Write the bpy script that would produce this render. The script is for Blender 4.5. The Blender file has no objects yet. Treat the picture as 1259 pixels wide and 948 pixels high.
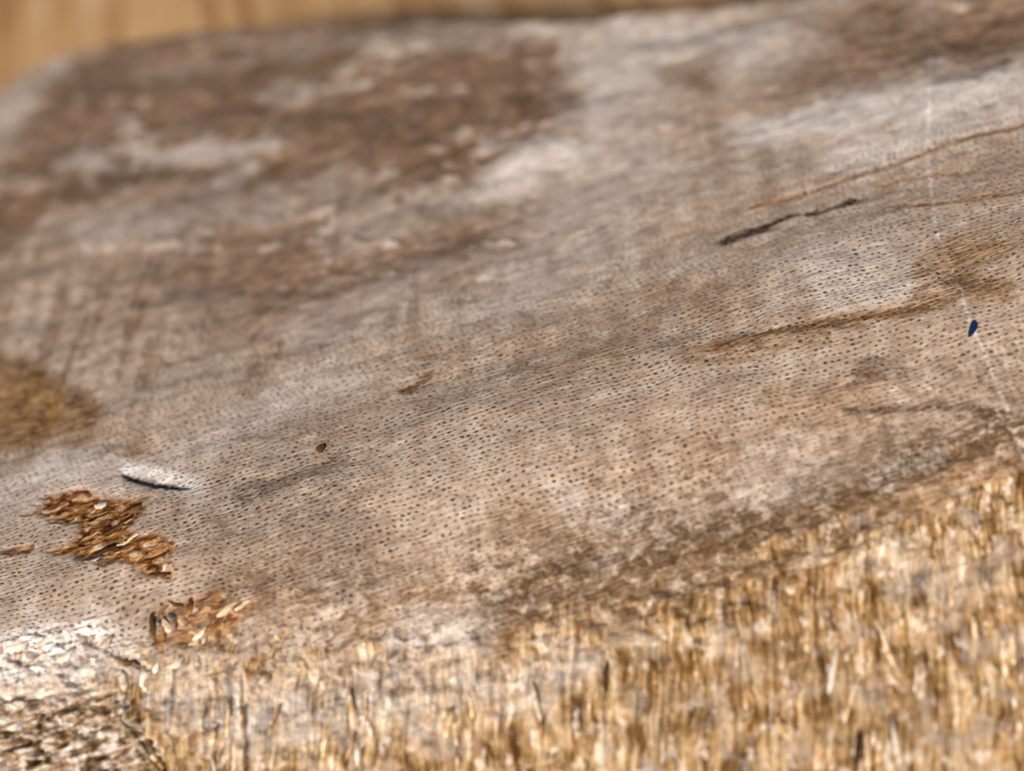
import bpy, math, random
import numpy as np

# ------------------------------------------------------------------ camera, sky, sun, exposure
scene = bpy.context.scene
PITCH, ROLL, DIST = math.radians(43), math.radians(18), 0.140
from mathutils import Matrix, Vector
cam_data = bpy.data.cameras.new("camera")
cam = bpy.data.objects.new("camera", cam_data)
scene.collection.objects.link(cam)
scene.camera = cam
_f = Vector((0, math.cos(PITCH), -math.sin(PITCH)))
_u0 = Vector((0, math.sin(PITCH), math.cos(PITCH)))
_r0 = Vector((1, 0, 0))
_r = math.cos(ROLL) * _r0 - math.sin(ROLL) * _u0
_u = math.sin(ROLL) * _r0 + math.cos(ROLL) * _u0
M = Matrix((_r, _u, -_f)).transposed().to_4x4()
M.translation = -_f * DIST
cam.matrix_world = M
cam_data.lens = 50
cam_data.sensor_width = 36
cam_data.clip_start = 0.005
cam_data.clip_end = 20
cam_data.dof.use_dof = True
cam_data.dof.focus_distance = 0.1385
cam_data.dof.aperture_fstop = 9.4
cam_data.dof.aperture_blades = 0

SUN_AZ, SUN_EL = math.radians(208), math.radians(29)   # clockwise from +Y: front left of the camera
world = bpy.data.worlds.new("World")
scene.world = world
world.use_nodes = True
wn = world.node_tree
wn.nodes.clear()
sky = wn.nodes.new("ShaderNodeTexSky")
sky.sky_type = 'NISHITA'
sky.sun_disc = False
sky.sun_elevation = SUN_EL
sky.sun_rotation = SUN_AZ
sky.air_density = 0.6
sky.dust_density = 5.0
sky.ozone_density = 0.5
bg = wn.nodes.new("ShaderNodeBackground")
bg.inputs[1].default_value = 0.075
wo = wn.nodes.new("ShaderNodeOutputWorld")
wn.links.new(sky.outputs[0], bg.inputs[0])
wn.links.new(bg.outputs[0], wo.inputs[0])
sd = bpy.data.lights.new("sun", 'SUN')
sd.energy = 4.1
sd.angle = math.radians(5)
sd.color = (1.0, 0.955, 0.905)
sun = bpy.data.objects.new("sun", sd)
scene.collection.objects.link(sun)
sdir = Vector((math.sin(SUN_AZ) * math.cos(SUN_EL), math.cos(SUN_AZ) * math.cos(SUN_EL), math.sin(SUN_EL)))
sun.rotation_euler = sdir.to_track_quat('Z', 'Y').to_euler()
sun.location = sdir * 1.0
vs = scene.view_settings
vs.view_transform = 'Standard'
vs.look = 'None'
vs.exposure = 0.08
vs.gamma = 1.0
scene.cycles.use_denoising = True
scene.cycles.max_bounces = 3

# ------------------------------------------------------------------ helpers: noise, distances
MM = 0.001
def _hash(ix, iy, seed):
    h = (ix.astype(np.uint32) * np.uint32(374761393)) ^ (iy.astype(np.uint32) * np.uint32(668265263)) ^ np.uint32((seed * 2246822519) & 0xffffffff)
    h = (h ^ (h >> np.uint32(13))) * np.uint32(1274126177)
    h ^= h >> np.uint32(16)
    return h
def perlin(x, y, seed=0):
    x = np.asarray(x, np.float32); y = np.asarray(y, np.float32)
    fx = np.floor(x); fy = np.floor(y)
    ix = fx.astype(np.int64); iy = fy.astype(np.int64)
    dx = x - fx; dy = y - fy
    u = dx * dx * dx * (dx * (dx * 6 - 15) + 10)
    v = dy * dy * dy * (dy * (dy * 6 - 15) + 10)
    def g(a, b, ex, ey):
        h = _hash(ix + a, iy + b, seed)
        ang = (h & np.uint32(1023)).astype(np.float32) * np.float32(2 * np.pi / 1024)
        return np.cos(ang) * ex + np.sin(ang) * ey
    n0 = g(0, 0, dx, dy) * (1 - u) + g(1, 0, dx - 1, dy) * u
    n1 = g(0, 1, dx, dy - 1) * (1 - u) + g(1, 1, dx - 1, dy - 1) * u
    return (n0 * (1 - v) + n1 * v) * 1.5
def fbm(x, y, octaves=4, seed=0, gain=.5):
    o = 0; a = 1.; f = 1.; n = 0
    for k in range(octaves):
        o = o + a * perlin(x * f + 17.3 * k, y * f - 9.1 * k, seed + k); n += a
        a *= gain; f *= 2.03
    return o / n
def sst(e0, e1, x):
    t = np.clip((x - e0) / (e1 - e0), 0, 1)
    return t * t * (3 - 2 * t)
def seg_dist(x, y, pts):
    d = np.full(x.shape, 1e9, np.float32)
    for (ax, ay), (bx, by) in zip(pts[:-1], pts[1:]):
        vx, vy = bx - ax, by - ay
        k = np.clip(((x - ax) * vx + (y - ay) * vy) / (vx * vx + vy * vy + 1e-9), 0, 1)
        d = np.minimum(d, np.hypot(x - ax - k * vx, y - ay - k * vy))
    return d
def poly_sd(x, y, pts):
    d = seg_dist(x, y, pts + pts[:1])
    ins = np.zeros(x.shape, bool)
    for (ax, ay), (bx, by) in zip(pts, pts[1:] + pts[:1]):
        c = (ay > y) != (by > y)
        ins ^= c & (x < (bx - ax) * (y - ay) / (by - ay + 1e-12) + ax)
    return np.where(ins, -d, d)

# ------------------------------------------------------------------ the piece's cross-section (metres): flat top, rounded-over front
_tt = np.linspace(-.09, .20, 2901)
_a = 45 * np.clip(-_tt / .025, 0, None)
_a = np.radians(np.where(_a > 20, 20 + 12 * (1 - np.exp(-(_a - 20) / 12)), _a))
_b = np.radians(5) * np.clip((_tt - .07) / .05, 0, 1)
_th = _a - _b
_d = _tt[1] - _tt[0]
_i0 = int(np.argmin(abs(_tt)))
_Y = np.cumsum(np.cos(_th)) * _d; _Y -= _Y[_i0]
_Z = np.cumsum(np.sin(_th)) * _d; _Z -= _Z[_i0]
def place(s, t, h):
    """s along the grain, t across it, h above the skin: all in millimetres"""
    tm = np.asarray(t) * MM
    th = np.interp(tm, _tt, _th)
    y = np.interp(tm, _tt, _Y) - np.sin(th) * h * MM
    z = np.interp(tm, _tt, _Z) + np.cos(th) * h * MM
    return np.stack([np.broadcast_to(np.asarray(s) * MM, y.shape), y, z], -1)
TABLE_Z = -0.030

# marks on the skin: kind, channel, weight, width or edge (mm), raggedness (mm), outline in mm along / across the grain
FEATURES = [
 ('poly','brown',1,2.5,4,[(-61.0,64.4),(-56.9,70.9),(-55.6,89.1),(-49.8,96.9),(-42.2,99.8),(-25.8,92.3),(-6.0,80.5),(11.7,68.0),(21.4,59.1),(19.0,46.9),(14.8,37.0),(6.2,36.6),(1.1,36.5),(-6.3,40.0),(-11.7,45.6),(-18.8,47.8),(-24.0,49.3),(-34.3,55.5),(-43.0,57.2),(-49.6,59.0),(-53.8,53.0),(-60.1,51.2)]),
 ('poly','brown',0.85,5,6,[(-33.4,50.9),(-20.9,48.5),(-7.5,39.1),(3.5,28.7),(5.7,21.2),(-2.3,18.6),(-9.8,18.0),(-17.2,17.5),(-27.7,24.9),(-36.9,39.0)]),
 ('line','brown',0.5,4,3,[(-55.7,48.8),(-49.4,50.7),(-40.9,44.4)]),
 ('poly','brown',0.85,2.5,3,[(46.0,48.2),(55.3,46.3),(66.3,43.1),(76.2,38.3),(70.0,26.2),(61.0,24.4),(55.2,25.3),(48.7,28.0),(42.9,30.5),(39.9,35.8),(41.5,42.8)]),
 ('line','dark',0.7,1.6,1.2,[(55.5,26.0),(58.8,24.8),(63.5,24.7)]),
 ('line','dark',0.5,1.5,1.5,[(54.9,38.1),(55.2,31.9),(55.1,27.2)]),
 ('line','brown',0.8,2.2,2,[(30.0,42.4),(33.3,39.9)]),
 ('line','brown',0.6,3,2,[(14.1,58.4),(17.7,50.8),(16.2,40.8)]),
 ('line','dark',0.45,3.5,2.5,[(-50.6,88.4),(-39.5,87.3),(-26.4,81.0)]),
 ('line','dark',0.5,2.2,2.5,[(-49.7,61.9),(-41.9,58.5),(-34.3,56.7),(-23.7,52.5)]),
 ('line','dark',0.55,1.8,1.5,[(-40.7,75.1),(-40.2,68.4),(-39.1,62.7)]),
 ('line','dark',0.4,3,2.5,[(-4.3,53.1),(2.1,41.7),(6.1,41.2)]),
 ('line','dark',0.45,2,2,[(-24.7,69.7),(-19.0,69.4),(-10.8,70.9),(-7.0,73.1)]),
 ('line','dark',0.35,2,2,[(-7.1,23.3),(-1.1,24.8),(1.7,24.8)]),
 ('line','dark',0.4,3.5,2,[(-56.9,70.9),(-53.3,67.9),(-49.8,62.9)]),
 ('line','pale',0.8,3.2,3,[(-46.5,67.0),(-41.9,66.3)]),
 ('line','pale',0.9,3,3,[(-37.4,65.7),(-30.8,60.9),(-23.3,57.5),(-20.6,56.9)]),
 ('line','pale',0.9,2,1.5,[(-26.9,52.8),(-22.6,52.6)]),
 ('line','pale',0.4,2.4,3,[(-34.6,87.8),(-26.3,82.7),(-19.2,81.2)]),
 ('line','pale',0.45,3,3,[(-17.9,81.6),(-7.5,78.3),(7.4,69.5),(15.0,62.2)]),
 ('line','pale',0.6,3,2,[(-17.8,69.8),(-14.5,68.8)]),
 ('line','pale',0.5,3,2,[(-56.7,87.4),(-53.3,92.7)]),
 ('line','pale',0.5,4,4,[(-39.9,47.3),(-34.6,47.1),(-21.2,44.1)]),
 ('line','pale',0.9,6,3,[(5.8,35.0),(10.1,36.1),(13.8,34.9)]),
 ('line','pale',0.7,8,4,[(20.6,41.9),(25.3,51.2),(38.7,46.7),(42.3,42.2)]),
 ('line','pale',0.45,6,5,[(-9.5,32.5),(-1.2,34.7),(8.3,32.8)]),
 ('line','pale',0.9,5,2.5,[(37.2,28.2),(45.2,24.2),(54.2,23.1),(63.1,20.3)]),
 ('line','pale',0.7,5,2.5,[(42.7,18.0),(52.4,19.0),(61.8,17.6)]),
 ('line','pale',0.8,1.2,0.6,[(16.3,65.5),(20.3,61.4),(24.5,58.2)]),
 ('line','pale',0.5,8,5,[(-15.2,18.6),(-6.2,17.6),(4.2,14.5)]),
 ('line','pale',0.5,3,2,[(33.3,-2.1),(37.5,-2.9),(41.3,-3.8)]),
 ('line','pale',0.45,5,2.5,[(32.2,2.7),(38.5,1.4)]),
 ('line','pale',0.8,3.5,2,[(-48.2,9.3),(-44.7,8.9),(-42.0,8.9)]),
 ('line','pale',0.5,5,3,[(-53.4,8.0),(-46.4,6.1),(-41.2,4.9)]),
 ('line','pale',0.7,2,1.5,[(1.1,-14.1),(3.0,-15.6),(6.3,-17.5)]),
 ('line','pale',0.25,4,2.5,[(11.5,-18.4),(16.3,-18.0),(21.7,-18.2)]),
 ('line','pale',0.8,1.5,1,[(29.1,-21.5),(31.5,-21.3),(34.6,-21.4)]),
 ('line','pale',0.7,3,2,[(-15.9,-20.9),(-12.6,-22.7),(-9.5,-23.0)]),
 ('line','pale',1,4.2,1.8,[(-55.1,-12.2),(-50.4,-12.7),(-44.9,-13.5)]),  # torn pale edge, with the sun's glare on it painted white
 ('line','pale',0.6,3,1.8,[(-45.7,-13.6),(-42.1,-15.6)]),
 ('line','pale',0.4,4,2,[(-33.4,5.0),(-24.5,8.3),(-16.4,9.6)]),
 ('poly','ochre',1,1,1.2,[(-58.9,35.2),(-54.8,32.5),(-49.7,26.3),(-44.8,20.1),(-42.2,15.3),(-42.9,13.1),(-46.5,14.1),(-49.7,13.6),(-53.8,15.3),(-57.6,17.2)]),
 ('line','ochre',0.6,2.2,1.5,[(-44.7,13.3),(-41.1,10.4),(-39.0,8.7)]),
 ('line','ochre',0.9,1.1,0.6,[(18.8,-3.2),(23.9,-3.8),(29.4,-4.5),(34.8,-5.4),(39.3,-6.4),(42.2,-6.4)]),
 ('line','ochre',0.6,1.8,1.2,[(17.3,-3.9),(23.4,-5.4),(29.8,-5.7)]),
 ('line','ochre',0.75,2.5,2,[(41.9,-2.3),(45.6,-1.6),(49.2,-1.9)]),
 ('line','ochre',0.8,2.2,1.5,[(40.6,-5.2),(44.0,-5.0),(46.9,-6.8)]),
 ('line','ochre',0.5,3,2.5,[(23.3,-12.0),(27.6,-13.1),(30.6,-13.7)]),
 ('line','ochre',0.9,0.45,0.3,[(30.1,14.8),(34.8,14.0),(40.4,14.5),(45.8,14.6),(51.4,14.9),(55.9,14.7),(61.4,13.9)]),
 ('line','ochre',0.8,0.4,0.3,[(42.7,8.2),(47.5,6.2),(51.4,5.2),(56.8,3.9)]),
 ('line','ochre',0.6,0.4,0.3,[(43.0,12.2),(47.2,11.4),(52.5,9.6)]),
 ('line','ochre',0.55,3,2,[(-20.2,-19.5),(-15.4,-19.1),(-10.9,-19.8),(-5.2,-21.6)]),
 ('line','ochre',0.5,3,2.5,[(-29.8,-13.6),(-23.8,-15.2)]),
 ('line','ochre',0.35,5,3,[(-3.6,-16.2),(5.4,-17.6),(13.8,-16.4)]),
 ('line','ochre',0.25,6,4,[(-4.4,7.7),(5.6,5.5),(11.3,1.3)]),
 ('line','ochre',0.3,5,4,[(-2.7,16.6),(-11.5,12.6)]),
 ('line','ochre',0.8,4,2.5,[(-7.6,-24.3),(-0.1,-24.9),(7.4,-25.7),(15.4,-24.9),(23.2,-24.7),(31.3,-23.8),(38.6,-23.1),(44.2,-22.6),(61.9,-21.2)]),
 ('line','ochre',0.45,3,2,[(17.9,6.0),(23.4,1.8)]),
 ('line','dark',0.8,1.6,1.4,[(-28.0,-3.2),(-23.8,-2.7),(-18.8,-2.1)]),
 ('line','dark',0.55,4,2.5,[(-31.7,-6.5),(-26.1,-6.7),(-19.1,-8.4)]),
 ('line','dark',0.55,4,3,[(-31.1,-12.0),(-24.6,-11.6),(-18.9,-14.4)]),
 ('line','dark',0.9,2.2,2.2,[(-2.3,-19.8),(4.3,-21.2),(10.2,-22.0),(17.1,-22.3),(23.4,-22.0),(29.1,-21.5),(33.1,-21.2),(37.9,-20.8),(42.0,-20.6),(46.8,-20.2),(63.0,-19.1)]),
 ('line','dark',0.6,2.5,2.5,[(-8.8,-23.2),(-3.9,-22.4),(3.5,-23.3),(11.0,-24.2)]),
 ('line','dark',0.6,2.5,2.2,[(22.2,-19.2),(28.1,-20.0),(35.3,-19.6)]),
 ('line','dark',0.8,0.6,0.4,[(28.7,-14.4),(33.1,-15.5),(38.0,-17.0),(40.8,-18.6),(42.7,-19.8)]),
 ('line','dark',0.95,1,0.5,[(40.1,-18.4),(42.7,-19.8)]),
 ('line','dark',0.7,1.3,1,[(44.0,-5.0),(46.7,-6.2)]),
 ('line','dark',0.65,1.5,1.4,[(32.5,-10.9),(34.9,-12.0)]),
 ('line','dark',0.7,0.4,0.3,[(21.8,-2.7),(29.5,-4.3),(34.9,-5.3),(40.1,-6.5)]),
 ('line','dark',0.3,3,2,[(39.8,-14.4),(44.9,-17.1),(46.8,-20.2)]),
 ('line','dark',0.45,3,2.5,[(-3.1,-14.8),(0.7,-17.7),(8.0,-19.3)]),
 ('line','black',1,0.8,0.7,[(25.8,11.1),(28.3,11.1),(30.5,10.9)]),
 ('line','black',1,0.4,0.3,[(30.1,11.0),(33.1,11.4)]),
 ('line','black',1,0.55,0.6,[(34.7,10.9),(37.1,10.7),(39.8,10.8)]),
 ('line','black',0.5,0.3,0.3,[(39.7,10.7),(42.6,10.1)]),
 ('line','black',0.9,0.35,0.2,[(-40.3,5.4),(-36.9,2.8),(-33.4,0.4)]),  # shaded near wall of the gouge, painted black
 ('line','black',0.7,0.7,0.3,[(-39.5,4.6),(-37.3,3.1)]),  # deepest part of the gouge's painted shade
 ('line','black',0.8,0.25,0.3,[(-43.5,-14.3),(-42.2,-15.9),(-39.8,-17.5)]),
 ('line','black',0.6,0.5,0.3,[(-38.6,-13.1),(-39.0,-14.2),(-38.7,-15.7)]),  # left wall of the torn hollow: its shade painted black
 ('poly','rust',1,0.5,1.2,[(-50.2,4.5),(-48.1,6.1),(-43.8,4.9),(-41.2,2.4),(-38.0,1.0),(-38.6,-1.3),(-40.4,-2.2),(-37.2,-3.9),(-35.4,-6.5),(-36.1,-9.8),(-38.1,-8.5),(-40.7,-6.4),(-43.1,-5.1),(-45.8,-3.1),(-48.7,-1.7),(-45.4,-1.7),(-45.0,0.9),(-48.0,2.1)]),
 ('line','rust',0.9,0.7,0.6,[(-52.6,0.3),(-50.0,-0.3)]),
 ('line','rust',0.8,0.5,0.5,[(-50.8,4.3),(-49.4,4.1)]),
 ('poly','rust',0.8,0.6,1.2,[(-38.2,-11.6),(-35.0,-11.9),(-32.0,-12.9),(-27.1,-14.1),(-30.1,-15.1),(-31.2,-16.3),(-33.8,-17.1),(-37.1,-16.4),(-38.9,-15.4)]),
 ('line','black',0.6,0.5,0.8,[(-10.2,4.6),(-9.3,4.9)]),
 ('line','black',0.55,0.45,0.7,[(-8.6,5.5),(-7.9,5.8)]),
 ('line','ochre',0.8,0.9,1.4,[(-10.5,4.4),(-9.2,5.1),(-7.9,5.8)]),
 ('line','ochre',0.5,0.7,1.2,[(-6.5,5.4),(-5.6,5.7)]),
 ('line','pale',1,1.9,0.5,[(-40.3,6.7),(-37.3,4.4),(-33.1,0.5)]),  # gouge wall that faces the sun, its brightness painted white
 ('poly','gold',1,3.6,4.2,[(-130.0,-8.0),(-58.0,-9.5),(-48.9,-13.8),(-42.2,-15.9),(-36.2,-17.6),(-29.1,-20.4),(-21.8,-22.3),(-15.3,-24.0),(-9.6,-25.6),(-2.1,-26.5),(5.4,-27.1),(13.2,-26.6),(20.9,-26.7),(28.8,-26.3),(35.4,-25.2),(41.8,-24.5),(130.0,-22.0),(130.0,-130.0),(-130.0,-130.0)]),
 ('poly','plate',1,1.6,3,[(-130.0,-10.0),(-53.7,-14.0),(-49.3,-16.0),(-45.5,-17.0),(-43.0,-19.9),(-42.0,-22.5),(-42.1,-26.1),(-44.0,-30.0),(-49.0,-34.0),(-58.0,-33.0),(-70.0,-37.0),(-130.0,-35.0)]),
 ('line','gouge',1,0.8,0,[(-40.5,5.8),(-36.9,2.9),(-32.8,0.1)]),
 ('line','scratch',1,0.24,0.08,[(62.9,43.3),(55.7,27.7),(49.9,15.5),(46.0,5.2),(45.1,2.5),(44.6,-1.1),(43.8,-5.5),(43.0,-9.4),(42.9,-12.9),(42.6,-17.1),(42.5,-21.2),(42.1,-24.2),(41.9,-28.1)]),
 ('line','dark',0.5,1.6,1,[(-56.7,31.9),(-52.6,28.5),(-46.7,22.1),(-42.5,15.2)]),
 ('line','dark',0.5,3,2.5,[(-2.3,-24.5),(6.0,-25.3),(13.8,-25.1),(21.7,-24.6),(29.6,-24.1)]),
 ('line','dark',0.45,3,3,[(3.8,-31.8),(4.7,-35.8),(14.7,-33.0)]),
 ('line','dark',0.4,3,3,[(17.6,-35.4),(20.4,-40.0),(23.7,-43.2)]),
 ('line','pale',0.35,4,3,[(-37.6,-20.1),(-30.9,-24.5),(-24.8,-24.9),(-16.1,-26.9)]),
 ('line','pale',0.3,3,3,[(-12.9,-26.5),(-7.7,-29.6),(-2.9,-28.9)]),
 ('line','pale',0.2,2.5,2.5,[(26.4,-28.4),(32.4,-32.7),(34.5,-31.1)]),
 ('line','dark',0.6,3.5,2.5,[(-43.6,102.9),(-25.8,93.4),(-7.1,81.8),(7.7,70.7)]),
 ('line','brown',0.5,5,4,[(-30.9,37.5),(-26.0,22.6),(-14.1,27.0),(-4.6,26.7)]),
 ('poly','brown',0.6,5,6,[(-39.7,58.2),(-19.7,49.6),(-7.3,40.7),(0.6,33.7),(2.9,25.8),(-8.8,24.2),(-22.6,29.1),(-34.9,37.9),(-43.0,50.8)]),
 ('line','brown',0.8,5,4,[(0.5,69.4),(8.3,51.5),(10.8,44.0),(15.7,46.9)]),
 ('line','ochre',0.7,2.5,2.5,[(-3.4,-20.7),(5.3,-22.7),(14.5,-23.0),(23.9,-22.9),(31.8,-22.4),(40.0,-21.5)]),
 ('line','dark',0.5,3,2.5,[(-5.5,-22.3),(1.3,-23.0),(8.8,-23.9)]),
 ('line','black',0.8,0.3,0.3,[(32.7,11.4),(35.2,10.9)]),
 ('line','pale',0.4,9,4,[(27.6,51.8),(18.1,30.6),(10.6,18.5)]),
]

CH = ['brown', 'ochre', 'pale', 'dark', 'black', 'rust', 'gold', 'plate', 'gouge', 'scratch', 'crust', 'gap']
def masks(s, t):
    w1 = fbm(s / 6, t / 3.2, 3, 11); w2 = fbm(s / 1.5, t / .8, 3, 23)
    w3 = fbm(s / 6, t / 3.2, 3, 31); w4 = fbm(s / 2.6, t / 1.8, 3, 37); w5 = fbm(s / 1.0, t / .3, 3, 39)
    far0 = sst(14, 40, t)
    bx = fbm(s / 22, t / 16, 3, 61) * far0 * 5; by = fbm(s / 22, t / 16, 3, 67) * far0 * 6 + fbm(s / 5, t / 7, 3, 71) * far0 * 4
    out = {c: np.zeros(s.shape, np.float32) for c in CH}
    for kind, ch, w, a, b, pts in FEATURES:
        xs = [p[0] for p in pts]; ys = [p[1] for p in pts]
        m = a * 1.5 + b * 2.5 + 1
        sel = (s > min(xs) - m) & (s < max(xs) + m) & (t > min(ys) - m) & (t < max(ys) + m)
        if not sel.any(): continue
        x = s[sel]; y = t[sel]
        n = w1[sel] * 1.0 + w4[sel] * .7 + w2[sel] * .6
        wf = min(1., b / 3.)
        x2 = x + w3[sel] * b * .6 + bx[sel] * wf; y2 = y + w1[sel] * b * .4 + by[sel] * wf
        if kind == 'poly':
            d = poly_sd(x2, y2, pts) + n * b * .8
            k = 1 - sst(-a, a, d)
        else:
            d = seg_dist(x2, y2, pts) + n * b * .8
            if ch == 'black': d = d + .55 * a * w5[sel] * 1.6
            k = 1 - sst(a * .35, a * 1.15, d)
        if ch in ('brown', 'dark', 'ochre', 'pale') and a > .9:
            k = k * (.72 + .28 * sst(-.35, .3, w2[sel] * .7 + w4[sel] * .6))
        out[ch][sel] = np.maximum(out[ch][sel], (k * w).astype(np.float32))
    # thin pale crust left in islands over the brown: it runs level with the far edge
    a1 = .95 * s - .31 * t; b1 = .31 * s + .95 * t
    isl = fbm(a1 / 17 + w3 * .5, b1 / 9 + w1 * .4, 4, 42)
    fl = fbm(a1 / 4.5, b1 / 3.2, 3, 43)
    far = sst(6, 26, t)
    out['brown'] *= 1 - .75 * out['pale'] * far
    br = out['brown'].copy()
    out['crust'] = sst(.22, .50, isl + .5 * fl) * sst(.15, .5, br) * far
    out['pale'] = np.maximum(out['pale'], .55 * out['crust'])
    out['brown'] *= 1 - .72 * out['crust']
    out['dark'] = np.maximum(out['dark'], .6 * br * far * sst(-.02, -.30, isl + .3 * fl))
    qg = .95 * s - .32 * t; rg = .32 * s + .95 * t
    out['gap'] = sst(.20, .42, fbm(qg / 1.3, rg / 9, 3, 83) + .25 * fbm(s / 9, t / 7, 2, 87)) * out['gold']
    out['dark'] = np.maximum(out['dark'], .4 * out['gap'])
    vs = fbm((.976 * s - .22 * t) / 2.0, t / 22, 3, 91)
    vz = sst(10, 18, t) * sst(52, 40, t) * sst(12, -6, s)
    out['brown'] = np.maximum(out['brown'], .7 * vz * sst(.0, .35, vs + .4 * w4) * sst(-.45, .2, w1 + .3))
    spk = sst(.12, .4, fbm(a1 / 3.2, b1 / 2.4, 3, 47)) * far * (1 - sst(.2, .6, br))
    out['brown'] = np.maximum(out['brown'], .5 * spk * sst(-.1, .25, w1))
    return out

# ------------------------------------------------------------------ materials
def lin(r, g, b):
    f = lambda c: (c / 255 / 12.92) if c <= 10.3 else ((c / 255 + .055) / 1.055) ** 2.4
    return (f(r), f(g), f(b), 1)
class NT:
    def __init__(self, name):
        self.m = bpy.data.materials.new(name); self.m.use_nodes = True
        self.t = self.m.node_tree; self.t.nodes.clear()
        self.out = self.n("ShaderNodeOutputMaterial")
        self.b = self.n("ShaderNodeBsdfPrincipled")
        self.t.links.new(self.b.outputs[0], self.out.inputs[0])
    def n(self, k, **p):
        q = self.t.nodes.new(k)
        for a, v in p.items(): setattr(q, a, v)
        return q
    def set(self, sock, v):
        if isinstance(v, bpy.types.NodeSocket): self.t.links.new(v, sock)
        else: sock.default_value = v
    def math(self, op, a, b=0., c=0., clamp=False):
        q = self.n("ShaderNodeMath", operation=op, use_clamp=clamp)
        for i, v in enumerate((a, b, c)): self.set(q.inputs[i], v)
        return q.outputs[0]
    def vmath(self, op, a, b=(0, 0, 0)):
        q = self.n("ShaderNodeVectorMath", operation=op)
        self.set(q.inputs[0], a); self.set(q.inputs[1], b)
        return q.outputs['Value'] if op in ('LENGTH', 'DOT_PRODUCT') else q.outputs[0]
    def mix(self, f, a, b, blend='MIX'):
        q = self.n("ShaderNodeMix", data_type='RGBA', blend_type=blend)
        self.set(q.inputs[0], f); self.set(q.inputs[6], a); self.set(q.inputs[7], b)
        return q.outputs[2]
    def range(self, v, a, b, c=0., d=1., smooth=True):
        q = self.n("ShaderNodeMapRange", interpolation_type='SMOOTHSTEP' if smooth else 'LINEAR')
        for i, x in enumerate((v, a, b, c, d)): self.set(q.inputs[i], x)
        return q.outputs[0]
    def noise(self, v, scale=1., detail=3., rough=.55, dist=0., dim='2D'):
        q = self.n("ShaderNodeTexNoise", noise_dimensions=dim)
        self.set(q.inputs['Vector'], v)
        q.inputs['Scale'].default_value = scale; q.inputs['Detail'].default_value = detail
        q.inputs['Roughness'].default_value = rough; q.inputs['Distortion'].default_value = dist
        return q.outputs[0]
    def ramp(self, f, stops):
        q = self.n("ShaderNodeValToRGB"); self.set(q.inputs[0], f)
        e = q.color_ramp.elements
        while len(e) < len(stops): e.new(.5)
        for el, (p, c) in zip(e, stops): el.position = p; el.color = c
        return q.outputs[0]
    def attr(self, name):
        q = self.n("ShaderNodeAttribute", attribute_name=name); return q
    def sep(self, v):
        q = self.n("ShaderNodeSeparateXYZ"); self.set(q.inputs[0], v); return q.outputs
    def comb(self, x, y, z=0.):
        q = self.n("ShaderNodeCombineXYZ")
        for i, v in enumerate((x, y, z)): self.set(q.inputs[i], v)
        return q.outputs[0]
    def bump(self, h, strength=1., dist=.001, normal=None):
        q = self.n("ShaderNodeBump"); self.set(q.inputs['Height'], h)
        q.inputs['Strength'].default_value = strength; q.inputs['Distance'].default_value = dist
        if normal: self.set(q.inputs['Normal'], normal)
        return q.outputs[0]

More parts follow.
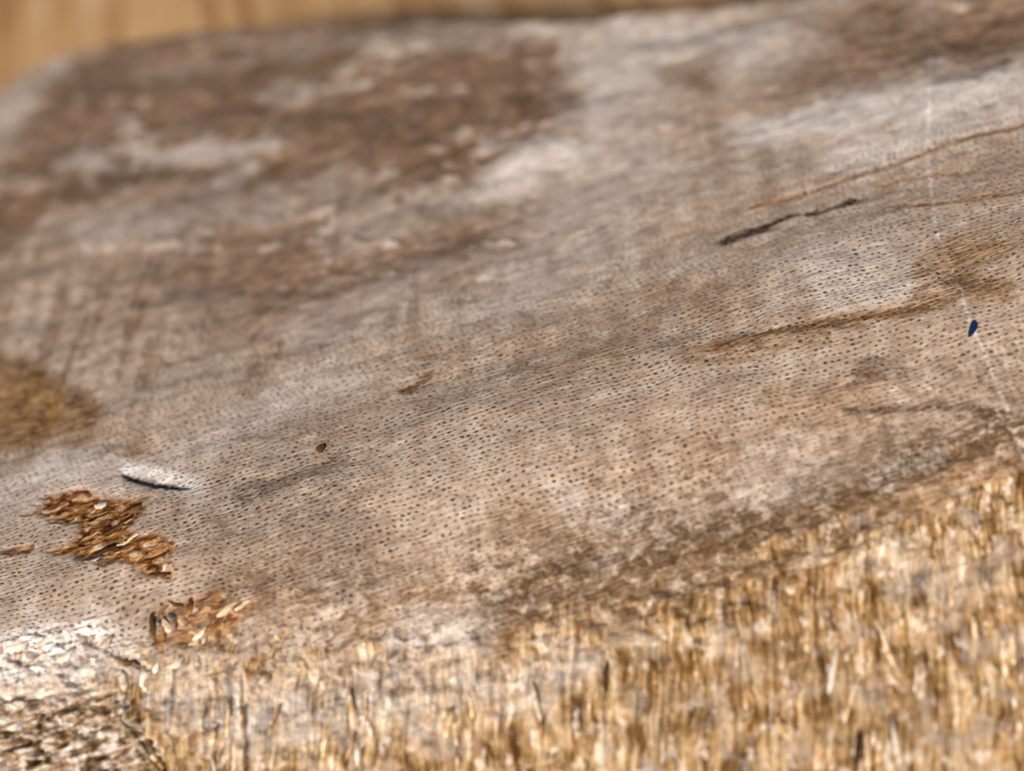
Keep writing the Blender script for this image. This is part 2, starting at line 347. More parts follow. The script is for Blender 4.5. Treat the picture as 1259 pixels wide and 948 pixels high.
def skin_material(front):
    N = NT("weathered_front" if front else "weathered_skin")
    st = N.attr('st').outputs['Vector']
    A = N.attr('ca'); B = N.attr('cb')
    a = N.n("ShaderNodeSeparateColor"); N.set(a.inputs[0], A.outputs['Color'])
    brown, ochre, pale = a.outputs; dark = A.outputs['Alpha']
    b = N.n("ShaderNodeSeparateColor"); N.set(b.inputs[0], B.outputs['Color'])
    black, rust, gold = b.outputs; pstr = B.outputs['Alpha']
    s, t, pl = N.sep(st)
    # -- base tone
    big = N.noise(N.comb(N.math('MULTIPLY', s, .05), N.math('MULTIPLY', t, .08)), 1, 4, .6)
    med = N.noise(N.comb(N.math('MULTIPLY', s, .45), N.math('MULTIPLY', t, .7)), 1, 4, .6)
    fine = N.noise(N.comb(N.math('MULTIPLY', s, 2.2), N.math('MULTIPLY', t, 3.6)), 1, 3, .6)
    grain = N.noise(N.comb(N.math('MULTIPLY', s, .45), N.math('MULTIPLY', t, 6.4)), 1, 3, .6, .3)
    vert = N.noise(N.comb(N.math('MULTIPLY', N.math('SUBTRACT', N.math('MULTIPLY', s, .976), N.math('MULTIPLY', t, .22)), .4), N.math('MULTIPLY', t, .035)), 1, 3, .6)
    tone = N.math('ADD', N.math('MULTIPLY', big, .33), N.math('ADD', N.math('MULTIPLY', med, .37), N.math('MULTIPLY', vert, .3)))
    col = N.ramp(tone, [(.36, lin(*C_LOW)), (.5, lin(*C_MID)), (.63, lin(*C_HIGH))])
    mott = N.range(N.math('ADD', N.math('MULTIPLY', med, .6), N.math('MULTIPLY', fine, .4)), .36, .64)
    # pale patches; the strongest also carry painted-in glare and a sunlit gouge wall
    pf = N.math('MULTIPLY', pale, N.math('ADD', .55, N.math('MULTIPLY', mott, .45)))
    col = N.mix(pf, col, lin(*C_PALE))
    col = N.mix(N.range(pale, .84, 1., 0., .75), col, lin(242, 238, 233))  # near-white on the strongest pale: paints the lit gouge wall and edge glare
    # brown patches
    br = N.ramp(N.math('ADD', N.math('MULTIPLY', med, .7), N.math('MULTIPLY', grain, .3)),
                [(.34, lin(76, 49, 31)), (.5, lin(108, 75, 50)), (.66, lin(148, 116, 88))])
    bf = N.math('MULTIPLY', brown, N.math('ADD', .7, N.math('MULTIPLY', mott, .3)))
    col = N.mix(bf, col, br)
    # ochre
    oc = N.ramp(N.math('ADD', N.math('MULTIPLY', med, .5), N.math('MULTIPLY', grain, .5)),
                [(.36, lin(84, 50, 14)), (.5, lin(134, 92, 34)), (.66, lin(182, 142, 82))])
    of = N.math('MULTIPLY', ochre, N.range(N.math('ADD', N.math('MULTIPLY', grain, .55), N.math('MULTIPLY', fine, .45)), .60, .42, .62, 1.15))
    col = N.mix(of, col, oc)
    # dark smears
    df = N.math('MULTIPLY', dark, N.range(N.math('ADD', N.math('MULTIPLY', grain, .45), N.math('MULTIPLY', fine, .55)), .62, .40, .5, 1.15))
    col = N.mix(df, col, lin(64, 44, 24))
    # blotchy, worn zone where the skin rounds over to the front
    blob = N.noise(N.comb(N.math('MULTIPLY', s, .75), N.math('MULTIPLY', t, .95)), 1, 4, .65, .5)
    zone = N.range(t, -9., -19.)
    zone = N.math('MULTIPLY', zone, N.range(big, .35, .6, .5, 1.))
    col = N.mix(N.math('MULTIPLY', zone, N.range(blob, .49, .36, 0., .85)), col, lin(82, 62, 36))
    col = N.mix(N.math('MULTIPLY', zone, N.range(blob, .55, .68, 0., .7)), col, lin(206, 190, 172))
    # -- pores: small pits in rows along the grain, each trailing a shallow groove
    wob = N.noise(N.comb(N.math('MULTIPLY', s, .09), N.math('MULTIPLY', t, .12)), 1, 2, .5)
    t2 = N.math('ADD', t, N.math('ADD', N.math('MULTIPLY', wob, 3.0), N.math('MULTIPLY', med, .35)))
    ty = N.math('DIVIDE', t2, .49)
    row = N.math('FLOOR', ty)
    w1 = N.n("ShaderNodeTexWhiteNoise", noise_dimensions='1D'); N.set(w1.inputs['W'], row)
    sx = N.math('ADD', N.math('DIVIDE', s, .74), N.math('ADD', N.math('MULTIPLY', w1.outputs['Value'], 7.), N.math('MULTIPLY', wob, 2.)))
    cell = N.math('FLOOR', sx)
    w2 = N.n("ShaderNodeTexWhiteNoise", noise_dimensions='2D'); N.set(w2.inputs['Vector'], N.comb(row, cell))
    rc = N.n("ShaderNodeSeparateColor"); N.set(rc.inputs[0], w2.outputs['Color'])
    r1, r2, r3 = rc.outputs
    w3 = N.n("ShaderNodeTexWhiteNoise", noise_dimensions='2D'); N.set(w3.inputs['Vector'], N.comb(cell, row))
    rd = N.n("ShaderNodeSeparateColor"); N.set(rd.inputs[0], w3.outputs['Color'])
    dx = N.math('SUBTRACT', N.math('FRACT', sx), N.math('ADD', .34, N.math('MULTIPLY', rd.outputs[0], .34)))
    dy = N.math('SUBTRACT', N.math('FRACT', ty), N.math('ADD', .36, N.math('MULTIPLY', rd.outputs[1], .28)))
    ln = N.vmath('LENGTH', N.comb(N.math('MULTIPLY', dx, .8), N.math('MULTIPLY', dy, .92)))
    ln = N.math('MULTIPLY', ln, N.math('ADD', .74, N.math('MULTIPLY', N.math('POWER', r1, 1.4), 1.1)))
    core = N.range(ln, .08, .25, 1., 0.)
    tail = N.math('MULTIPLY', N.math('MULTIPLY', N.range(N.math('ABSOLUTE', dy), .04, .2, 1., 0.), N.range(dx, -.55, -.1)), N.range(dx, 0., .12, 1., 0.))
    patch = N.range(N.math('ADD', N.math('MULTIPLY', big, .5), N.math('MULTIPLY', med, .5)), .36, .58, .45, 1.05)
    pst = N.math('MULTIPLY', N.math('MULTIPLY', pstr, patch), N.range(r2, 0., .7, .12, 1., False))
    pore = N.math('MULTIPLY', core, pst, clamp=True)
    ptail = N.math('MULTIPLY', N.math('MULTIPLY', tail, pst), .8)
    pcol = N.mix(r3, lin(72, 49, 36), lin(124, 86, 58))
    gr = N.math('MULTIPLY', N.range(grain, .52, .36), N.math('MULTIPLY', pstr, .42))
    col = N.mix(gr, col, lin(106, 80, 64))
    gl = N.math('MULTIPLY', N.range(grain, .54, .68), N.math('MULTIPLY', pstr, .35))
    col = N.mix(gl, col, lin(214, 196, 178))
    col = N.mix(ptail, col, lin(96, 70, 54))
    col = N.mix(N.math('MULTIPLY', pore, .84, clamp=True), col, pcol)
    if front:
        # rust-brown torn patches
        rg = N.noise(N.comb(N.math('MULTIPLY', s, .7), N.math('MULTIPLY', t, 1.7)), 1, 5, .65, .7)
        rcol = N.ramp(rg, [(.37, lin(46, 27, 15)), (.45, lin(102, 62, 30)), (.53, lin(150, 100, 54)), (.60, lin(184, 142, 94)), (.68, lin(208, 190, 168))])
        col = N.mix(N.math('MULTIPLY', rust, N.range(N.math('ADD', N.math('MULTIPLY', rg, .5), N.math('MULTIPLY', med, .5)), .66, .58)), col, rcol)
        # fibrous golden front: colour runs in strands down the face
        q = N.math('SUBTRACT', N.math('MULTIPLY', s, .95), N.math('MULTIPLY', t, .32))
        r = N.math('ADD', N.math('MULTIPLY', s, .32), N.math('MULTIPLY', t, .95))
        wq = N.noise(N.comb(N.math('MULTIPLY', s, .22), N.math('MULTIPLY', t, .22)), 1, 3, .6)
        q = N.math('ADD', q, N.math('MULTIPLY', wq, 1.6))
        g1 = N.noise(N.comb(N.math('MULTIPLY', q, 1.35), N.math('MULTIPLY', r, .13)), 1, 4, .62, .25)
        g2 = N.noise(N.comb(N.math('MULTIPLY', q, .32), N.math('MULTIPLY', r, .26)), 1, 3, .6)
        g3 = N.noise(N.comb(N.math('MULTIPLY', q, 3.6), N.math('MULTIPLY', r, .35)), 1, 2, .6)
        gv = N.math('ADD', N.math('MULTIPLY', g1, .42), N.math('ADD', N.math('MULTIPLY', g2, .33), N.math('MULTIPLY', g3, .25)))
        gcol = N.ramp(gv, [(.37, lin(74, 48, 22)), (.44, lin(118, 86, 48)), (.50, lin(160, 127, 86)), (.56, lin(190, 160, 121)), (.64, lin(224, 206, 183))])
        wh = N.range(N.noise(N.comb(N.math('MULTIPLY', q, .8), N.math('MULTIPLY', r, .55)), 1, 3, .6), .58, .70)
        gcol = N.mix(N.math('MULTIPLY', wh, .65), gcol, lin(226, 212, 196))
        bl = N.noise(N.comb(N.math('MULTIPLY', s, .8), N.math('MULTIPLY', t, .75)), 1, 3, .6, .4)
        gcol = N.mix(N.math('MULTIPLY', N.range(bl, .47, .34, 0., .8), N.range(t, -40., -22., .25, 1.)), gcol, lin(82, 56, 28))
        gg = N.range(N.noise(N.comb(N.math('MULTIPLY', s, .3), N.math('MULTIPLY', t, .3)), 1, 3, .6), .5, .68)
        gcol = N.mix(N.math('MULTIPLY', gg, .6), gcol, lin(176, 158, 142))
        gcol = N.mix(N.math('MULTIPLY', pl, .85), gcol, N.ramp(N.noise(N.comb(N.math('MULTIPLY', s, .5), N.math('MULTIPLY', t, 1.5)), 1, 4, .6, .5),
                     [(.36, lin(78, 54, 32)), (.46, lin(142, 114, 84)), (.54, lin(186, 166, 146)), (.66, lin(222, 212, 202))]))
        gf = N.range(N.math('SUBTRACT', N.math('MULTIPLY', gold, 1.5), N.math('MULTIPLY', N.math('SUBTRACT', bl, .25), 1.0)), .05, .45)
        col = N.mix(gf, col, gcol)
        col = N.mix(N.math('MULTIPLY', N.math('MULTIPLY', pale, gold), N.math('ADD', .4, N.math('MULTIPLY', mott, .6))), col, lin(246, 243, 240))  # pale parts of the front; at the torn edge this paints glare
        gdf = N.math('MULTIPLY', N.math('MULTIPLY', dark, gold), .7)
        col = N.mix(gdf, col, lin(82, 54, 28))
    col = N.mix(N.math('MULTIPLY', black, N.range(fine, .62, .45, .6, 1.)), col, lin(34, 19, 11))
    N.set(N.b.inputs['Base Color'], col)
    N.set(N.b.inputs['Roughness'], N.math('ADD', .68, N.math('MULTIPLY', fine, .3)))
    N.b.inputs['Specular IOR Level'].default_value = .07
    hgt = N.math('ADD', N.math('MULTIPLY', pore, -.16), N.math('MULTIPLY', ptail, -.12))
    hgt = N.math('ADD', hgt, N.math('MULTIPLY', grain, .10))
    hgt = N.math('ADD', hgt, N.math('MULTIPLY', fine, .06))
    if front:
        hgt = N.math('ADD', hgt, N.math('MULTIPLY', N.math('MULTIPLY', gold, gv), .35))
        hgt = N.math('ADD', hgt, N.math('MULTIPLY', N.math('MULTIPLY', rust, rg), .2))
    N.set(N.b.inputs['Normal'], N.bump(hgt, 1., .001))
    return N.m
C_LOW, C_MID, C_HIGH, C_PALE = (146, 122, 104), (176, 155, 136), (200, 182, 165), (228, 220, 213)

def fibre_material(name, stops, rough=.85, sc=(500, 500, 2500)):
    N = NT(name)
    tc = N.n("ShaderNodeTexCoord").outputs['Object']
    oi = N.n("ShaderNodeObjectInfo").outputs['Random']
    v = N.vmath('MULTIPLY', tc, sc)
    v = N.vmath('ADD', v, N.comb(N.math('MULTIPLY', oi, 37.), N.math('MULTIPLY', oi, 11.), 0.))
    n = N.noise(v, 1, 4, .6, .4, '3D')
    f = N.math('ADD', n, N.math('MULTIPLY', N.math('SUBTRACT', oi, .5), .22))
    N.set(N.b.inputs['Base Color'], N.ramp(f, [(p, lin(*c)) for p, c in stops]))
    N.b.inputs['Roughness'].default_value = rough
    N.b.inputs['Specular IOR Level'].default_value = .08
    N.set(N.b.inputs['Normal'], N.bump(n, .6, .0003))
    return N.m

def board_material():
    N = NT("golden_board")
    tc = N.n("ShaderNodeTexCoord").outputs['Object']
    x, y, z = N.sep(N.vmath('MULTIPLY', tc, (1000, 1000, 1000)))
    q, r = x, y
    g = N.noise(N.comb(N.math('MULTIPLY', q, .16), N.math('MULTIPLY', r, .008)), 1, 5, .6, .4)
    g2 = N.noise(N.comb(N.math('MULTIPLY', q, 1.6), N.math('MULTIPLY', r, .05)), 1, 3, .6)
    f = N.math('ADD', N.math('MULTIPLY', g, .7), N.math('MULTIPLY', g2, .3))
    col = N.ramp(f, [(.36, lin(112, 72, 34)), (.45, lin(168, 122, 72)), (.53, lin(206, 166, 116)), (.6, lin(178, 136, 90)), (.68, lin(214, 184, 146))])
    N.set(N.b.inputs['Base Color'], col)
    N.b.inputs['Roughness'].default_value = .5
    N.set(N.b.inputs['Normal'], N.bump(f, .4, .0005))
    return N.m

# ------------------------------------------------------------------ object helpers
col0 = scene.collection
def link(name, mesh, mat=None, parent=None, **props):
    o = bpy.data.objects.new(name, mesh)
    col0.objects.link(o)
    if mat is not None and not mesh.materials: mesh.materials.append(mat)
    o.parent = parent
    for k, v in props.items(): o[k] = v
    return o
def mesh_np(name, verts, quads, smooth=True):
    me = bpy.data.meshes.new(name)
    verts = np.ascontiguousarray(verts, np.float32); quads = np.ascontiguousarray(quads, np.int32)
    me.vertices.add(len(verts)); me.vertices.foreach_set('co', verts.ravel())
    me.loops.add(quads.size); me.loops.foreach_set('vertex_index', quads.ravel())
    me.polygons.add(len(quads))
    me.polygons.foreach_set('loop_start', np.arange(0, quads.size, 4, dtype=np.int32))
    me.update(calc_edges=True)
    me.polygons.foreach_set('use_smooth', np.full(len(quads), smooth))
    me.validate()
    return me

# ------------------------------------------------------------------ the board it lies on
def board():
    x0, x1, y0, y1, z1, z0 = -.30, .30, -.22, .55, TABLE_Z, TABLE_Z - .02
    v = [(x0, y0, z0), (x1, y0, z0), (x1, y1, z0), (x0, y1, z0), (x0, y0, z1), (x1, y0, z1), (x1, y1, z1), (x0, y1, z1)]
    f = [(3, 2, 1, 0), (4, 5, 6, 7), (0, 1, 5, 4), (1, 2, 6, 5), (2, 3, 7, 6), (3, 0, 4, 7)]
    me = mesh_np("table_board", np.array(v), np.array(f), False)
    link("table_board", me, board_material(), None, kind="structure",
         label="golden brown wooden board with straight grain behind and under the weathered piece", category="table board")
board()

# ------------------------------------------------------------------ the weathered piece
piece = bpy.data.objects.new("weathered_wood_piece", None)
col0.objects.link(piece)
piece.location = (0, 0, TABLE_Z)
piece.empty_display_size = .02
piece["label"] = "weathered pale grey-brown piece of wood with rows of tiny pores and frayed golden edge"
piece["category"] = "wood"
bpy.context.view_layer.update()
INV = Vector((0, 0, -TABLE_Z))

def heights(s, t, m):
    """relief above the ideal cross-section in mm"""
    h = fbm(s / 30, t / 16, 3, 101) * .9
    h += fbm(s / 7, t / 2.6, 3, 111) * .16
    back = sst(8, 40, t)
    h += back * fbm(s / 11, t / 8, 3, 121) * .7
    h += fbm(s / 2.4, t / .55, 2, 131) * .035
    h += sst(-8, -18, t) * fbm(s / 1.5, t / 1.1, 3, 136) * .22
    h -= m['brown'] * (.28 + .25 * fbm(s / 3, t / 1.6, 3, 141))
    h -= m['black'] * .05
    h -= m['dark'] * .10
    h -= m['ochre'] * .08
    h += m['scratch'] * .03
    # torn rust-coloured hollows with fibre ledges
    led = fbm(s / 2.4, t / .8, 4, 151)
    h += m['rust'] * (-.28 + .18 * led)
    # gouge: undercut on its near side, lip thrown up on the far side
    h += m['crust'] * .2
    G = [(-40.5, 5.8), (-36.9, 2.9), (-32.8, 0.1)]
    gx, gy = G[-1][0] - G[0][0], G[-1][1] - G[0][1]; gl = math.hypot(gx, gy)
    ga = ((s - G[0][0]) * gx + (t - G[0][1]) * gy) / gl
    gd = (-(s - G[0][0]) * gy + (t - G[0][1]) * gx) / gl + .25 * fbm(s / 1.1, t / .8, 2, 155) + .5 * np.sin(ga / gl * math.pi)
    gw = sst(-.5, 1.5, ga) * sst(gl + .3, gl - 2.5, ga)
    h += gw * -.6 * np.where(gd > 0, np.exp(-gd / 1.5), np.exp(gd / .22))
    # frayed front
    q = .95 * s - .32 * t; r = .32 * s + .95 * t
    g = m['gold']
    st1 = fbm(q / .8, r / 6, 3, 161); st2 = fbm(q / 2.2, r / 5, 3, 171); lump = fbm(s / 1.6, t / 1.3, 3, 176)
    h += g * (st1 * .32 + st2 * .5 + lump * .4 * (.35 + .65 * sst(-36, -22, t)) - .4)
    h -= .3 * m['gap']
    tr = sst(0, .5, g) * (1 - g)
    h += (tr + m['ochre'] * sst(-10, -18, t)) * lump * .35
    p = m['plate']
    wv = t + .8 * fbm(s / 3, t / 3, 2, 181)
    ledge = np.abs(((wv / 1.05 + .35 * fbm(s / 4, t / 5, 2, 186)) % 1.0) - .0)
    blk = fbm(s / .9, t / .6, 3, 191)
    h += p * g * (-.6 + .9 * (1 - ledge) * (.5 + .5 * sst(-.3, .3, fbm(s / 3, t / 1.2, 2, 196))) + .5 * blk - st1 * .55)
    rag = m['pale'] * sst(-8, -11, t) * sst(-30, -38, s)
    h += rag * (.55 * fbm(s / .9, t / .6, 3, 201))
    return h

def build_skin():
    tb = np.concatenate([np.arange(-66, -30, .17), np.arange(-30, 22, .12), np.arange(22, 45, .2), np.linspace(45, 100, 170)])
    sc = np.concatenate([np.linspace(-82, -58, 100)[:-1], np.arange(-58, 50, .125), np.linspace(50, 84, 160)])
    # outline of the far edge
    bs = [-82, -72, -66, -62.3, -58.7, -55.2, -51.4, -42.3, -33.2, -20.8, -3.5, 17.4, 26.4, 35.3, 55, 84]
    bt = [60, 82, 90, 94.8, 97.6, 101.4, 103.3, 103.1, 99.3, 92.8, 81.8, 68., 63.3, 59.4, 53, 46]
    tback = np.interp(sc, bs, bt) + fbm(sc / 9, sc * 0 + 3.3, 3, 7) * 1.2
    S, T0 = np.meshgrid(sc, tb)
    T = np.where(T0 > 22, 22 + (T0 - 22) * (tback[None, :] - 22) / 78., T0)
    shp = S.shape
    s = S.ravel().astype(np.float32); t = T.ravel().astype(np.float32)
    m = masks(s, t)
    h = heights(s, t, m)
    tbk = np.broadcast_to(tback[None, :], shp).ravel()
    e = np.clip((t - (tbk - 3)) / 3, 0, 1)
    h = h - 3.0 * (1 - np.sqrt(np.clip(1 - e * e, 0, 1)))
    # weak pore marks where the skin is gone or covered
    pores = np.clip(1 - m['rust'] - m['gold'] - .55 * m['brown'] - .55 * m['pale'] * sst(10, 30, t), 0, 1)
    pores *= 1 - .5 * sst(-12, -24, t)
    v = place(s, t, h)
    n = len(v)
    nr, nc = shp
    idx = np.arange(n).reshape(shp)
    quads = np.stack([idx[:-1, :-1], idx[:-1, 1:], idx[1:, 1:], idx[1:, :-1]], -1).reshape(-1, 4)
    # walls down to the board
    loop = np.concatenate([idx[0, :], idx[1:, -1], idx[-1, -2::-1], idx[-2:0:-1, 0]])
    low = v[loop].copy(); low[:, 2] = TABLE_Z + .0004
    ib = np.arange(n, n + len(loop))
    nx = np.roll(loop, -1); nb = np.roll(ib, -1)
    walls = np.stack([loop, ib, nb, nx], -1)
    allv = np.concatenate([v, low]) - np.array(piece.location)[None, :]
    me = mesh_np("skin", allv, np.concatenate([quads, walls]))
    def pad(x): return np.concatenate([x, x[loop]])
    stv = np.stack([pad(s), pad(t), pad(m['plate'])], -1).astype(np.float32)
    at = me.attributes.new('st', 'FLOAT_VECTOR', 'POINT'); at.data.foreach_set('vector', stv.ravel())
    ca = np.stack([pad(m['brown']), pad(m['ochre']), pad(np.clip(m['pale'] + .55 * m['scratch'], 0, 1)), pad(m['dark'])], -1).astype(np.float32)
    cb = np.stack([pad(m['black']), pad(m['rust']), pad(m['gold']), pad(pores)], -1).astype(np.float32)
    for nm, arr in (('ca', ca), ('cb', cb)):
        at = me.attributes.new(nm, 'FLOAT_COLOR', 'POINT'); at.data.foreach_set('color', arr.ravel())
    me.materials.append(skin_material(False)); me.materials.append(skin_material(True))
    fr = pad(m['gold'] + m['rust'])[np.concatenate([quads, walls])].max(1) > .001
    me.polygons.foreach_set('material_index', fr.astype(np.int32))
    link("skin", me, None, piece)
build_skin()

# ------------------------------------------------------------------ loose fibres, flakes and specks (parts of the piece)
rng = random.Random(5)
def surf_h(s, t):
    s = np.atleast_1d(np.float32(s)); t = np.atleast_1d(np.float32(t))
    return float(heights(s, t, masks(s, t))[0])
def sliver_mesh(name, pts, width, thick, taper=(.5, 1, .9, .3), tilt=0., seed=0):
    """a thin bent sliver along pts = [(s, t, h)...] in mm"""
    rr = random.Random(seed)
    P = [place(np.array(a), np.array(b), np.array(c)) for a, b, c in pts]
    P = [Vector([float(x) for x in p]) for p in P]
    vs, n = [], len(P)
    for i, p in enumerate(P):
        d = (P[min(i + 1, n - 1)] - P[max(i - 1, 0)]).normalized()
        tm = pts[i][1] * MM
        th = float(np.interp(tm, _tt, _th))
        nv = Vector((0, -math.sin(th), math.cos(th)))
        side = d.cross(nv).normalized(); nn = side.cross(d).normalized()
        ang = tilt + rr.uniform(-.3, .3)
        sd2 = side * math.cos(ang) + nn * math.sin(ang); nn2 = nn * math.cos(ang) - side * math.sin(ang)
        k = np.interp(i / (n - 1), np.linspace(0, 1, len(taper)), taper)
        w = width * k * .5 * MM * rr.uniform(.8, 1.2); th2 = thick * .5 * MM * (.5 + .5 * k)
        for a, b in ((-1, -1), (1, -1), (1, 1), (-1, 1)):
            vs.append(p + sd2 * (w * a) + nn2 * (th2 * b))
    o = sum(vs, Vector()) / len(vs)
    fs = []
    for i in range(n - 1):
        for k in range(4):
            a, b = 4 * i + k, 4 * i + (k + 1) % 4
            fs.append((a, b, b + 4, a + 4))
    fs += [(3, 2, 1, 0), (4 * n - 4, 4 * n - 3, 4 * n - 2, 4 * n - 1)]
    me = mesh_np(name, np.array([list(v - o) for v in vs]), np.array(fs), True)
    return me, o + INV
M_GOLD = fibre_material("golden_fibre", [(.3, (120, 80, 38)), (.45, (182, 144, 98)), (.58, (212, 182, 144)), (.72, (240, 222, 196))])
M_PALE = fibre_material("pale_flake", [(.3, (150, 120, 92)), (.5, (206, 188, 168)), (.7, (232, 222, 210))])
M_RUST = fibre_material("rust_flake", [(.3, (58, 36, 20)), (.46, (110, 72, 40)), (.6, (160, 116, 72)), (.74, (200, 168, 128))])
M_DARK = fibre_material("dark_fibre", [(.3, (48, 32, 20)), (.6, (84, 60, 36)), (.8, (120, 92, 58))])

M_OLIVE = fibre_material("olive_grey_fibre", [(.3, (62, 50, 32)), (.48, (116, 100, 74)), (.6, (152, 136, 110)), (.75, (186, 172, 150))])

def in_poly(s, t, pts):
    return poly_sd(np.array([s]), np.array([t]), pts)[0]
GOLD_PTS = next(f[5] for f in FEATURES if f[1] == 'gold')
def splinters():
    n = 0; tries = 0
    while n < 230 and tries < 6000:
        tries += 1
        s = rng.uniform(-46, 46); t = rng.uniform(-54, -14)
        if in_poly(s, t, GOLD_PTS) > -4: continue
        if s < -36 and t > -26: continue
        L = rng.uniform(1.4, 4.4); w = rng.uniform(.22, .6)
        a = rng.gauss(0, .12); ds, dt = .32 + a * .95, .95 - a * .32
        h0 = surf_h(s, t)
        pts = []
        for k in range(4):
            f = (k / 3 - .5) * L
            pts.append((s + ds * f + rng.uniform(-.08, .08), t + dt * f, h0 + .05 + .2 * (k / 3) ** 2 * rng.random() + rng.uniform(-.05, .05)))
        me, o = sliver_mesh("splinter", pts, w, .22, seed=tries)
        mat = M_GOLD if rng.random() < .78 else (M_PALE if rng.random() < .7 else M_DARK)
        ob = link("splinter", me, mat, piece); ob.location = o
        n += 1
splinters()
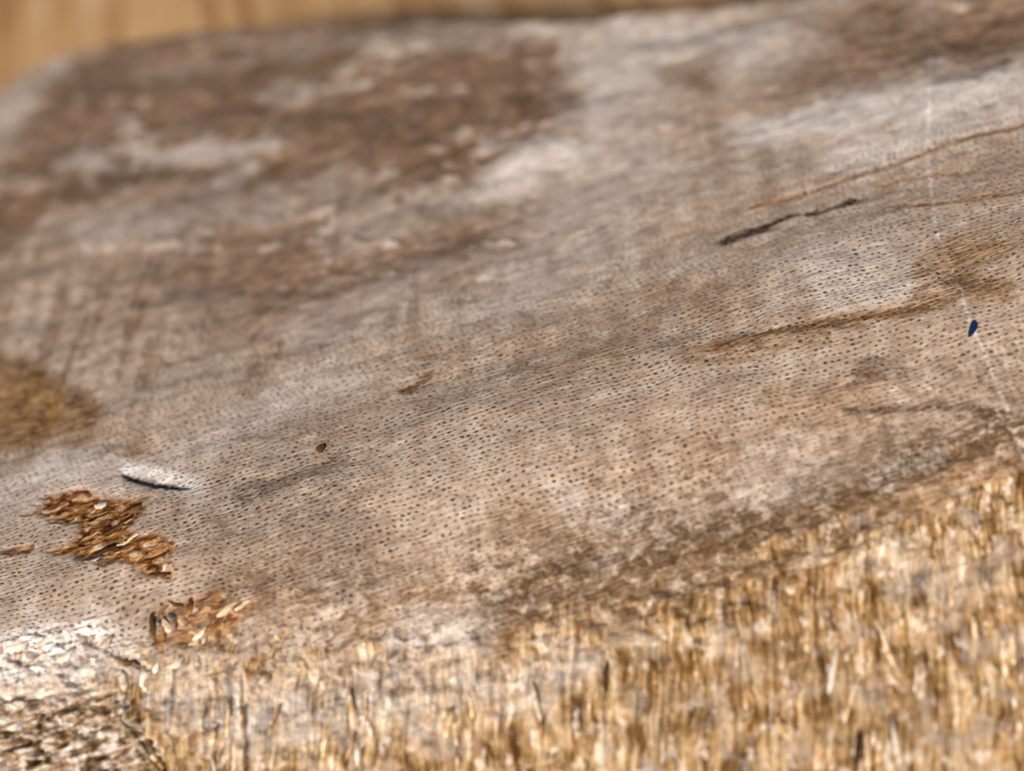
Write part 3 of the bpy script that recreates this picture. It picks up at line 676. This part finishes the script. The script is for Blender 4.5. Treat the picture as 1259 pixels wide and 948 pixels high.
def flakes():
    spots = [  # s, t, length, width, heading, lift, material
        (-38.3, -14.6, 2.6, 0.9, 1.45, 0.5, 'r'),
        (-38.7, -13.5, 2.2, 0.5, 1.5, 0.5, 'd'),
        (-37.2, -13.6, 1.6, 1.5, 0.3, 0.2, 'p'),
        (-35.9, -15.4, 3.2, 0.8, 0.45, 0.4, 'r'),
        (-34.2, -15.4, 2.6, 0.6, 0.35, 0.4, 'p'),
        (-33.2, -15.2, 2.4, 0.5, 0.5, 0.3, 'r'),
        (-35.1, -16.2, 2.2, 0.6, 0.3, 0.3, 'g'),
        (-36.3, -12.0, 1.8, 0.35, -0.7, 0.3, 'd'),
        (-35.1, -12.9, 2, 0.6, 1.2, 0.4, 'r'),
        (-31.5, -14.1, 2.6, 0.5, 0.35, 0.3, 'g'),
        (-29.9, -14.1, 2.2, 0.4, 0.3, 0.3, 'p'),
        (-45.1, 4.8, 3, 0.6, -0.1, 0.4, 'r'),
        (-39.5, 0.5, 2.4, 0.7, 0.2, 0.4, 'r'),
        (-42.7, 2.4, 1.4, 0.8, 0.1, 0.2, 'p'),
        (-41.2, -1.4, 3.2, 0.45, 0.35, 0.4, 'd'),
        (-39.7, -3.5, 3, 0.6, 0.3, 0.3, 'g'),
        (-42.2, -4.0, 3.6, 0.5, 0.05, 0.3, 'd'),
        (-37.3, -8.5, 2.6, 0.5, -0.3, 0.4, 'd'),
        (-36.4, -7.5, 2, 0.5, 1.2, 0.5, 'p'),
        (-43.9, -4.8, 2.4, 0.4, 0, 0.3, 'p'),
        (-43.3, -13.6, 1.6, 0.5, 0.5, 0.5, 'p'),
        (-42.0, -14.8, 1.6, 0.5, 0.2, 0.5, 'p'),
        (-44.7, -12.5, 2.2, 0.6, 0.3, 0.5, 'p'),
        (-48.6, -11.5, 2.8, 0.7, 0.2, 0.5, 'p'),
        (-51.7, -11.2, 3, 0.8, 0.15, 0.5, 'p'),
        (-50.4, -13.0, 2.4, 0.6, 0.1, 0.4, 'p'),
        (-47.3, -13.6, 2.2, 0.6, 0.35, 0.4, 'p'),
        (-41.4, -16.2, 1.8, 0.45, -0.5, 0.5, 'd'),
        (-37.3, -17.3, 1.6, 1, 0.3, 0.3, 'p'),
        (-39.3, -17.1, 1.4, 0.6, 1.3, 0.4, 'p'),
        (-40.6, -18.0, 2, 0.7, 1.4, 0.4, 'p'),
        (-42.5, -17.6, 2, 0.6, 1.5, 0.4, 'p'),
        (-43.2, -20.6, 5.4, 0.7, -0.95, 0.5, 'o'),
        (-42.8, -21.5, 5.8, 0.6, -1, 0.5, 'd'),
        (-42.4, -22.8, 6, 0.7, -1.05, 0.5, 'o'),
        (-42.1, -23.6, 5.8, 0.6, -1.1, 0.5, 'g'),
        (-41.7, -24.9, 5.4, 0.5, -1.1, 0.5, 'd'),
        (-42.4, -24.3, 5.4, 0.5, -1.1, 0.5, 'o'),
        (-41.4, -25.7, 5, 0.6, -1.15, 0.5, 'o'),
        (-42.9, -22.8, 5, 0.5, -1.1, 0.4, 'o'),
    ]
    for i, (s, t, L, w, a, lift, mt) in enumerate(spots):
        h0 = surf_h(s, t)
        pts = []
        for k in range(5):
            f = (k / 4 - .5) * L
            pts.append((s + math.cos(a) * f, t + math.sin(a) * f + .12 * math.sin(k * 1.9 + i), h0 + .02 + .5 * lift * (k / 4 - .4) ** 2))
        me, o = sliver_mesh("flake", pts, w * 1.35, .09, (.3, .9, 1, .8, .3), tilt=.1, seed=i)
        ob = link("flake", me, {'p': M_PALE, 'r': M_RUST, 'd': M_DARK, 'g': M_GOLD, 'o': M_OLIVE}[mt], piece); ob.location = o
flakes()

# ------------------------------------------------------------------ small loose things lying on the piece
def speck(name, label, cat, s, t, a, b, c, rot, mat, seed):
    """an irregular crumb: a lumpy closed pebble of half-axes a, b, c in mm"""
    rr = np.random.RandomState(seed)
    nu, nv = 12, 7
    v = []
    ph = rr.rand(4) * 6
    for j in range(nv + 1):
        th = math.pi * j / nv
        for i in range(nu):
            p = 2 * math.pi * i / nu
            k = 1 + .16 * math.sin(2 * p + ph[0]) + .12 * math.sin(3 * p + ph[1] + th) + .08 * math.sin(5 * p + ph[2])
            x, y, z = math.sin(th) * math.cos(p) * k * a, math.sin(th) * math.sin(p) * k * b, math.cos(th) * c
            v.append(((x * math.cos(rot) - y * math.sin(rot)) * MM, (x * math.sin(rot) + y * math.cos(rot)) * MM, z * MM))
    f = [(j * nu + i, (j + 1) * nu + i, (j + 1) * nu + (i + 1) % nu, j * nu + (i + 1) % nu) for j in range(nv) for i in range(nu)]
    me = mesh_np(name, np.array(v), np.array(f))
    p = place(np.array(float(s)), np.array(float(t)), np.array(surf_h(s, t) + c * .55))
    o = link(name, me, mat, None, label=label, category=cat)
    o.location = [float(x) for x in p]
    o.rotation_euler = (float(np.interp(t * MM, _tt, _th)), 0, 0)
M_BLUE = fibre_material("blue_chip", [(.3, (14, 24, 48)), (.6, (24, 44, 80)), (.8, (40, 62, 100))], .45)
M_CRUMB = fibre_material("brown_crumb", [(.3, (58, 32, 16)), (.6, (98, 60, 30)), (.8, (130, 88, 50))], .8)
speck("blue_chip", "tiny dark blue chip lying on the pale scratch at right", "chip", 42.9, -10.4, 1.0, .36, .08, .95, M_BLUE, 3)
speck("brown_crumb", "small round reddish-brown crumb at the tip of the dark smear", "crumb", -19.8, -0.2, .62, .48, .16, .3, M_CRUMB, 8)
